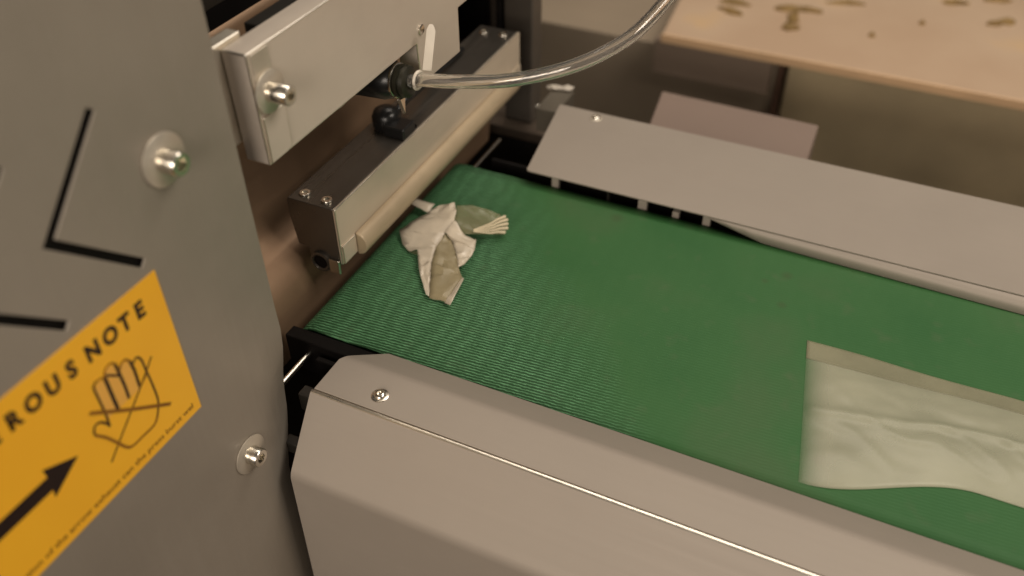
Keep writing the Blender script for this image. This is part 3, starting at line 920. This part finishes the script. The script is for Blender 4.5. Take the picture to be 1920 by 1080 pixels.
# ------------------------------------------------------------------ crumpled sachet
sc = thing('crumpled_sachet', 'small crumpled beige sachet just leaving the jaw, end crimp fanned out', 'sachet', (-.285, .48, .001), 'sachets on the belt')
PG = {
'tail': [(-0.3447, 0.5268, 0.012), (-0.3208, 0.5301, 0.01), (-0.3206, 0.5189, 0.008), (-0.3418, 0.5235, 0.01)],
'A': [(-0.3328, 0.4913, 0.006), (-0.3191, 0.5126, 0.012), (-0.3128, 0.5226, 0.016), (-0.2975, 0.5223, 0.022), (-0.2914, 0.5139, 0.022), (-0.2891, 0.5051, 0.02), (-0.2928, 0.4955, 0.012), (-0.292, 0.4792, 0.009), (-0.2879, 0.4636, 0.007), (-0.2725, 0.4317, 0.004), (-0.2746, 0.4314, 0.004), (-0.2936, 0.4542, 0.006), (-0.3052, 0.4726, 0.007), (-0.3132, 0.4727, 0.004), (-0.3218, 0.4778, 0.004)],
'B': [(-0.2928, 0.4955, 0.012), (-0.2866, 0.4938, 0.009), (-0.2744, 0.4798, 0.007), (-0.2667, 0.4681, 0.006), (-0.259, 0.4594, 0.006), (-0.2571, 0.4316, 0.003), (-0.2721, 0.431, 0.004), (-0.2879, 0.4636, 0.007), (-0.292, 0.4792, 0.009)],
'Bedge': [(-0.2587, 0.4589, 0.0065), (-0.2561, 0.457, 0.008), (-0.2527, 0.4279, 0.006), (-0.2592, 0.4307, 0.0035)],
'R': [(-0.2891, 0.5051, 0.02), (-0.2762, 0.4995, 0.012), (-0.2677, 0.501, 0.01), (-0.2639, 0.4903, 0.009), (-0.2639, 0.4792, 0.006), (-0.2666, 0.4678, 0.0062), (-0.2742, 0.4796, 0.0072), (-0.2864, 0.4936, 0.0092), (-0.2927, 0.4953, 0.0122)],
'C': [(-0.296, 0.5226, 0.021), (-0.2884, 0.5306, 0.018), (-0.2768, 0.5363, 0.014), (-0.2645, 0.5385, 0.01), (-0.2615, 0.5345, 0.008), (-0.2678, 0.5178, 0.01), (-0.2742, 0.502, 0.0115), (-0.279, 0.5009, 0.012), (-0.2894, 0.5061, 0.0195)],
}
def crumple(name, pts, mat, amp=.0009, seed=0):
    bm = bmesh.new()
    vs = [bm.verts.new(p) for p in pts]
    for t3 in tessellate_polygon([[Vector((p[0], p[1], 0)) for p in pts]]):
        bm.faces.new([vs[i] for i in t3])
    bmesh.ops.subdivide_edges(bm, edges=bm.edges[:], cuts=4, use_grid_fill=True)
    bmesh.ops.triangulate(bm, faces=bm.faces[:])
    for v in bm.verts:
        v.co.z += amp * noise.noise(v.co * 170 + Vector((seed, 0, 0))) * 2.4 + amp * 1.1 * abs(noise.noise(v.co * 330))
        v.co.z = max(v.co.z, .0022)
    o = obj(name, bm, mat, sc, smooth=True)
    o.data.set_sharp_from_angle(angle=math.radians(22))
    s_ = o.modifiers.new('thickness', 'SOLIDIFY'); s_.thickness = .00022
    return o
crumple('film_tail', PG['tail'], FILM, .0006, 1)
crumple('film_panel', PG['A'], FILM, .0011, 2)
crumple('film_panel', PG['R'], FILM, .0010, 3)
crumple('film_pocket', PG['B'], FILM5, .0008, 4)
crumple('film_edge', PG['Bedge'], FILM, .0004, 5)
crumple('clear_film', PG['C'], FILM2, .0006, 6)
# side skirts so that the fold stands on the belt
bm = bmesh.new()
sk = [PG['A'][i] for i in (11, 12, 13, 14, 0, 1, 2, 3)]
for a, b_ in zip(sk, sk[1:]):
    q = [bm.verts.new(a), bm.verts.new(b_), bm.verts.new((b_[0] + .002, b_[1] - .001 * 0 + .0005, .0022)), bm.verts.new((a[0] + .002, a[1] + .0005, .0022))]
    bm.faces.new(q)
obj('film_skirt', bm, FILM2, sc)
# fanned, crimped end: clear web with lit pleat stripes painted as pale ribs
apex = Vector((-.2750, .5030, .0125))
e0, e1 = Vector((-.2590, .5350, .0120)), Vector((-.2525, .5205, .0060))
bm = bmesh.new()
nf = 10
ra, rb = [], []
for k in range(nf):
    t_ = k / (nf - 1)
    p = e0.lerp(e1, t_); p += (p - apex).normalized() * (.0030 * math.sin(t_ * math.pi))
    up = .0006 if k % 2 else -.0006
    rb.append(bm.verts.new(p + Vector((0, 0, up)))); ra.append(bm.verts.new(apex.lerp(p, .05)))
for k in range(nf - 1):
    bm.faces.new((ra[k], ra[k + 1], rb[k + 1], rb[k]))
web = obj('crimped_end', bm, FILM2, sc)
s_ = web.modifiers.new('thickness', 'SOLIDIFY'); s_.thickness = .0003
CRIMP = film_mat('lit_crimp_film', lin(228, 214, 184), .30, .30)
for k in range(5):
    t_ = .06 + k * .22
    p = e0.lerp(e1, t_); p += (p - apex).normalized() * (.0030 * math.sin(t_ * math.pi) + .0006 * (k % 2))
    bm = bmesh.new()
    q = [apex.lerp(p, f) + Vector((0, 0, .0012 + .0008 * math.sin(f * 9))) for f in (.12, .35, .6, .8, 1)]
    tube(bm, q, lambda f: .00035 + .0009 * f, 6)
    obj('lit_pleat_rib', bm, CRIMP, web)

# ------------------------------------------------------------------ filled sachet on the right
fs = thing('filled_sachet', 'large tan pillow sachet lying on the belt near the right picture border', 'sachet', (.08, .44, .001), 'sachets on the belt')
NU, NV = 90, 56
x0, x1 = -.008, .262
def ylo(x):
    t_ = max(0, min(1, (x - .012) / .10))
    t2 = max(0, min(1, (x - .14) / .11))
    return .3775 + .036 * t_ * t_ * (3 - 2 * t_) - .030 * t2 * t2
def yhi(x): return .5035 + .0006 * math.sin(x * 60)
def zof(u, v, x, y):
    d = min(u, 1 - u) * 2
    body = min(1, (min(u, 1 - u) / .10)) ** .6 * (math.sin(math.pi * min(1, max(0, v / .86))) ** .6 if v < .86 else 0)
    h = .0024 + .0048 * body
    # fin seal ridge along the middle and soft creases
    h += .0016 * math.exp(-((v - .47 - .05 * u) / .035) ** 2) * (1 if u > .0 else 0)
    h += body * (.0018 * noise.noise(Vector((x * 26, y * 40, 1.3))) + .0007 * noise.noise(Vector((x * 60 + y * 50, y * 90 - x * 30, 4.1))))
    cr = noise.noise(Vector((x * 16 + 3, y * 34 + x * 20, 7)))
    h += body * .0008 * (1 - min(1, abs(cr) * 7))
    return max(.0022, h)
bm = bmesh.new()
g = []
for i in range(NU + 1):
    u = i / NU
    row = []
    for j in range(NV + 1):
        v = j / NV
        x = x0 + (x1 - x0) * u + (.0195 * (1 - v)) * (1 - u)
        yl, yh = ylo(x), yhi(x)
        y = yl + (yh - yl) * v
        row.append(bm.verts.new((x, y, zof(u, v, x, y))))
    g.append(row)
jm = int(NV * .86)
mg = bmesh.new()
for i in range(NU):
    for j in range(jm):
        bm.faces.new((g[i][j], g[i + 1][j], g[i + 1][j + 1], g[i][j + 1]))
gm = [[mg.verts.new(r[j].co) for j in range(jm, NV + 1)] for r in g]
for i in range(NU):
    for j in range(NV - jm):
        mg.faces.new((gm[i][j], gm[i + 1][j], gm[i + 1][j + 1], gm[i][j + 1]))
for r in g:
    for j in range(jm + 1, NV + 1):
        bm.verts.remove(r[j])
o = obj('film_pouch', bm, FILM3, fs, smooth=True)
s_ = o.modifiers.new('thickness', 'SOLIDIFY'); s_.thickness = .0004
o = obj('seal_margin', mg, FILM4, fs, smooth=True)
s_ = o.modifiers.new('thickness', 'SOLIDIFY'); s_.thickness = .0004
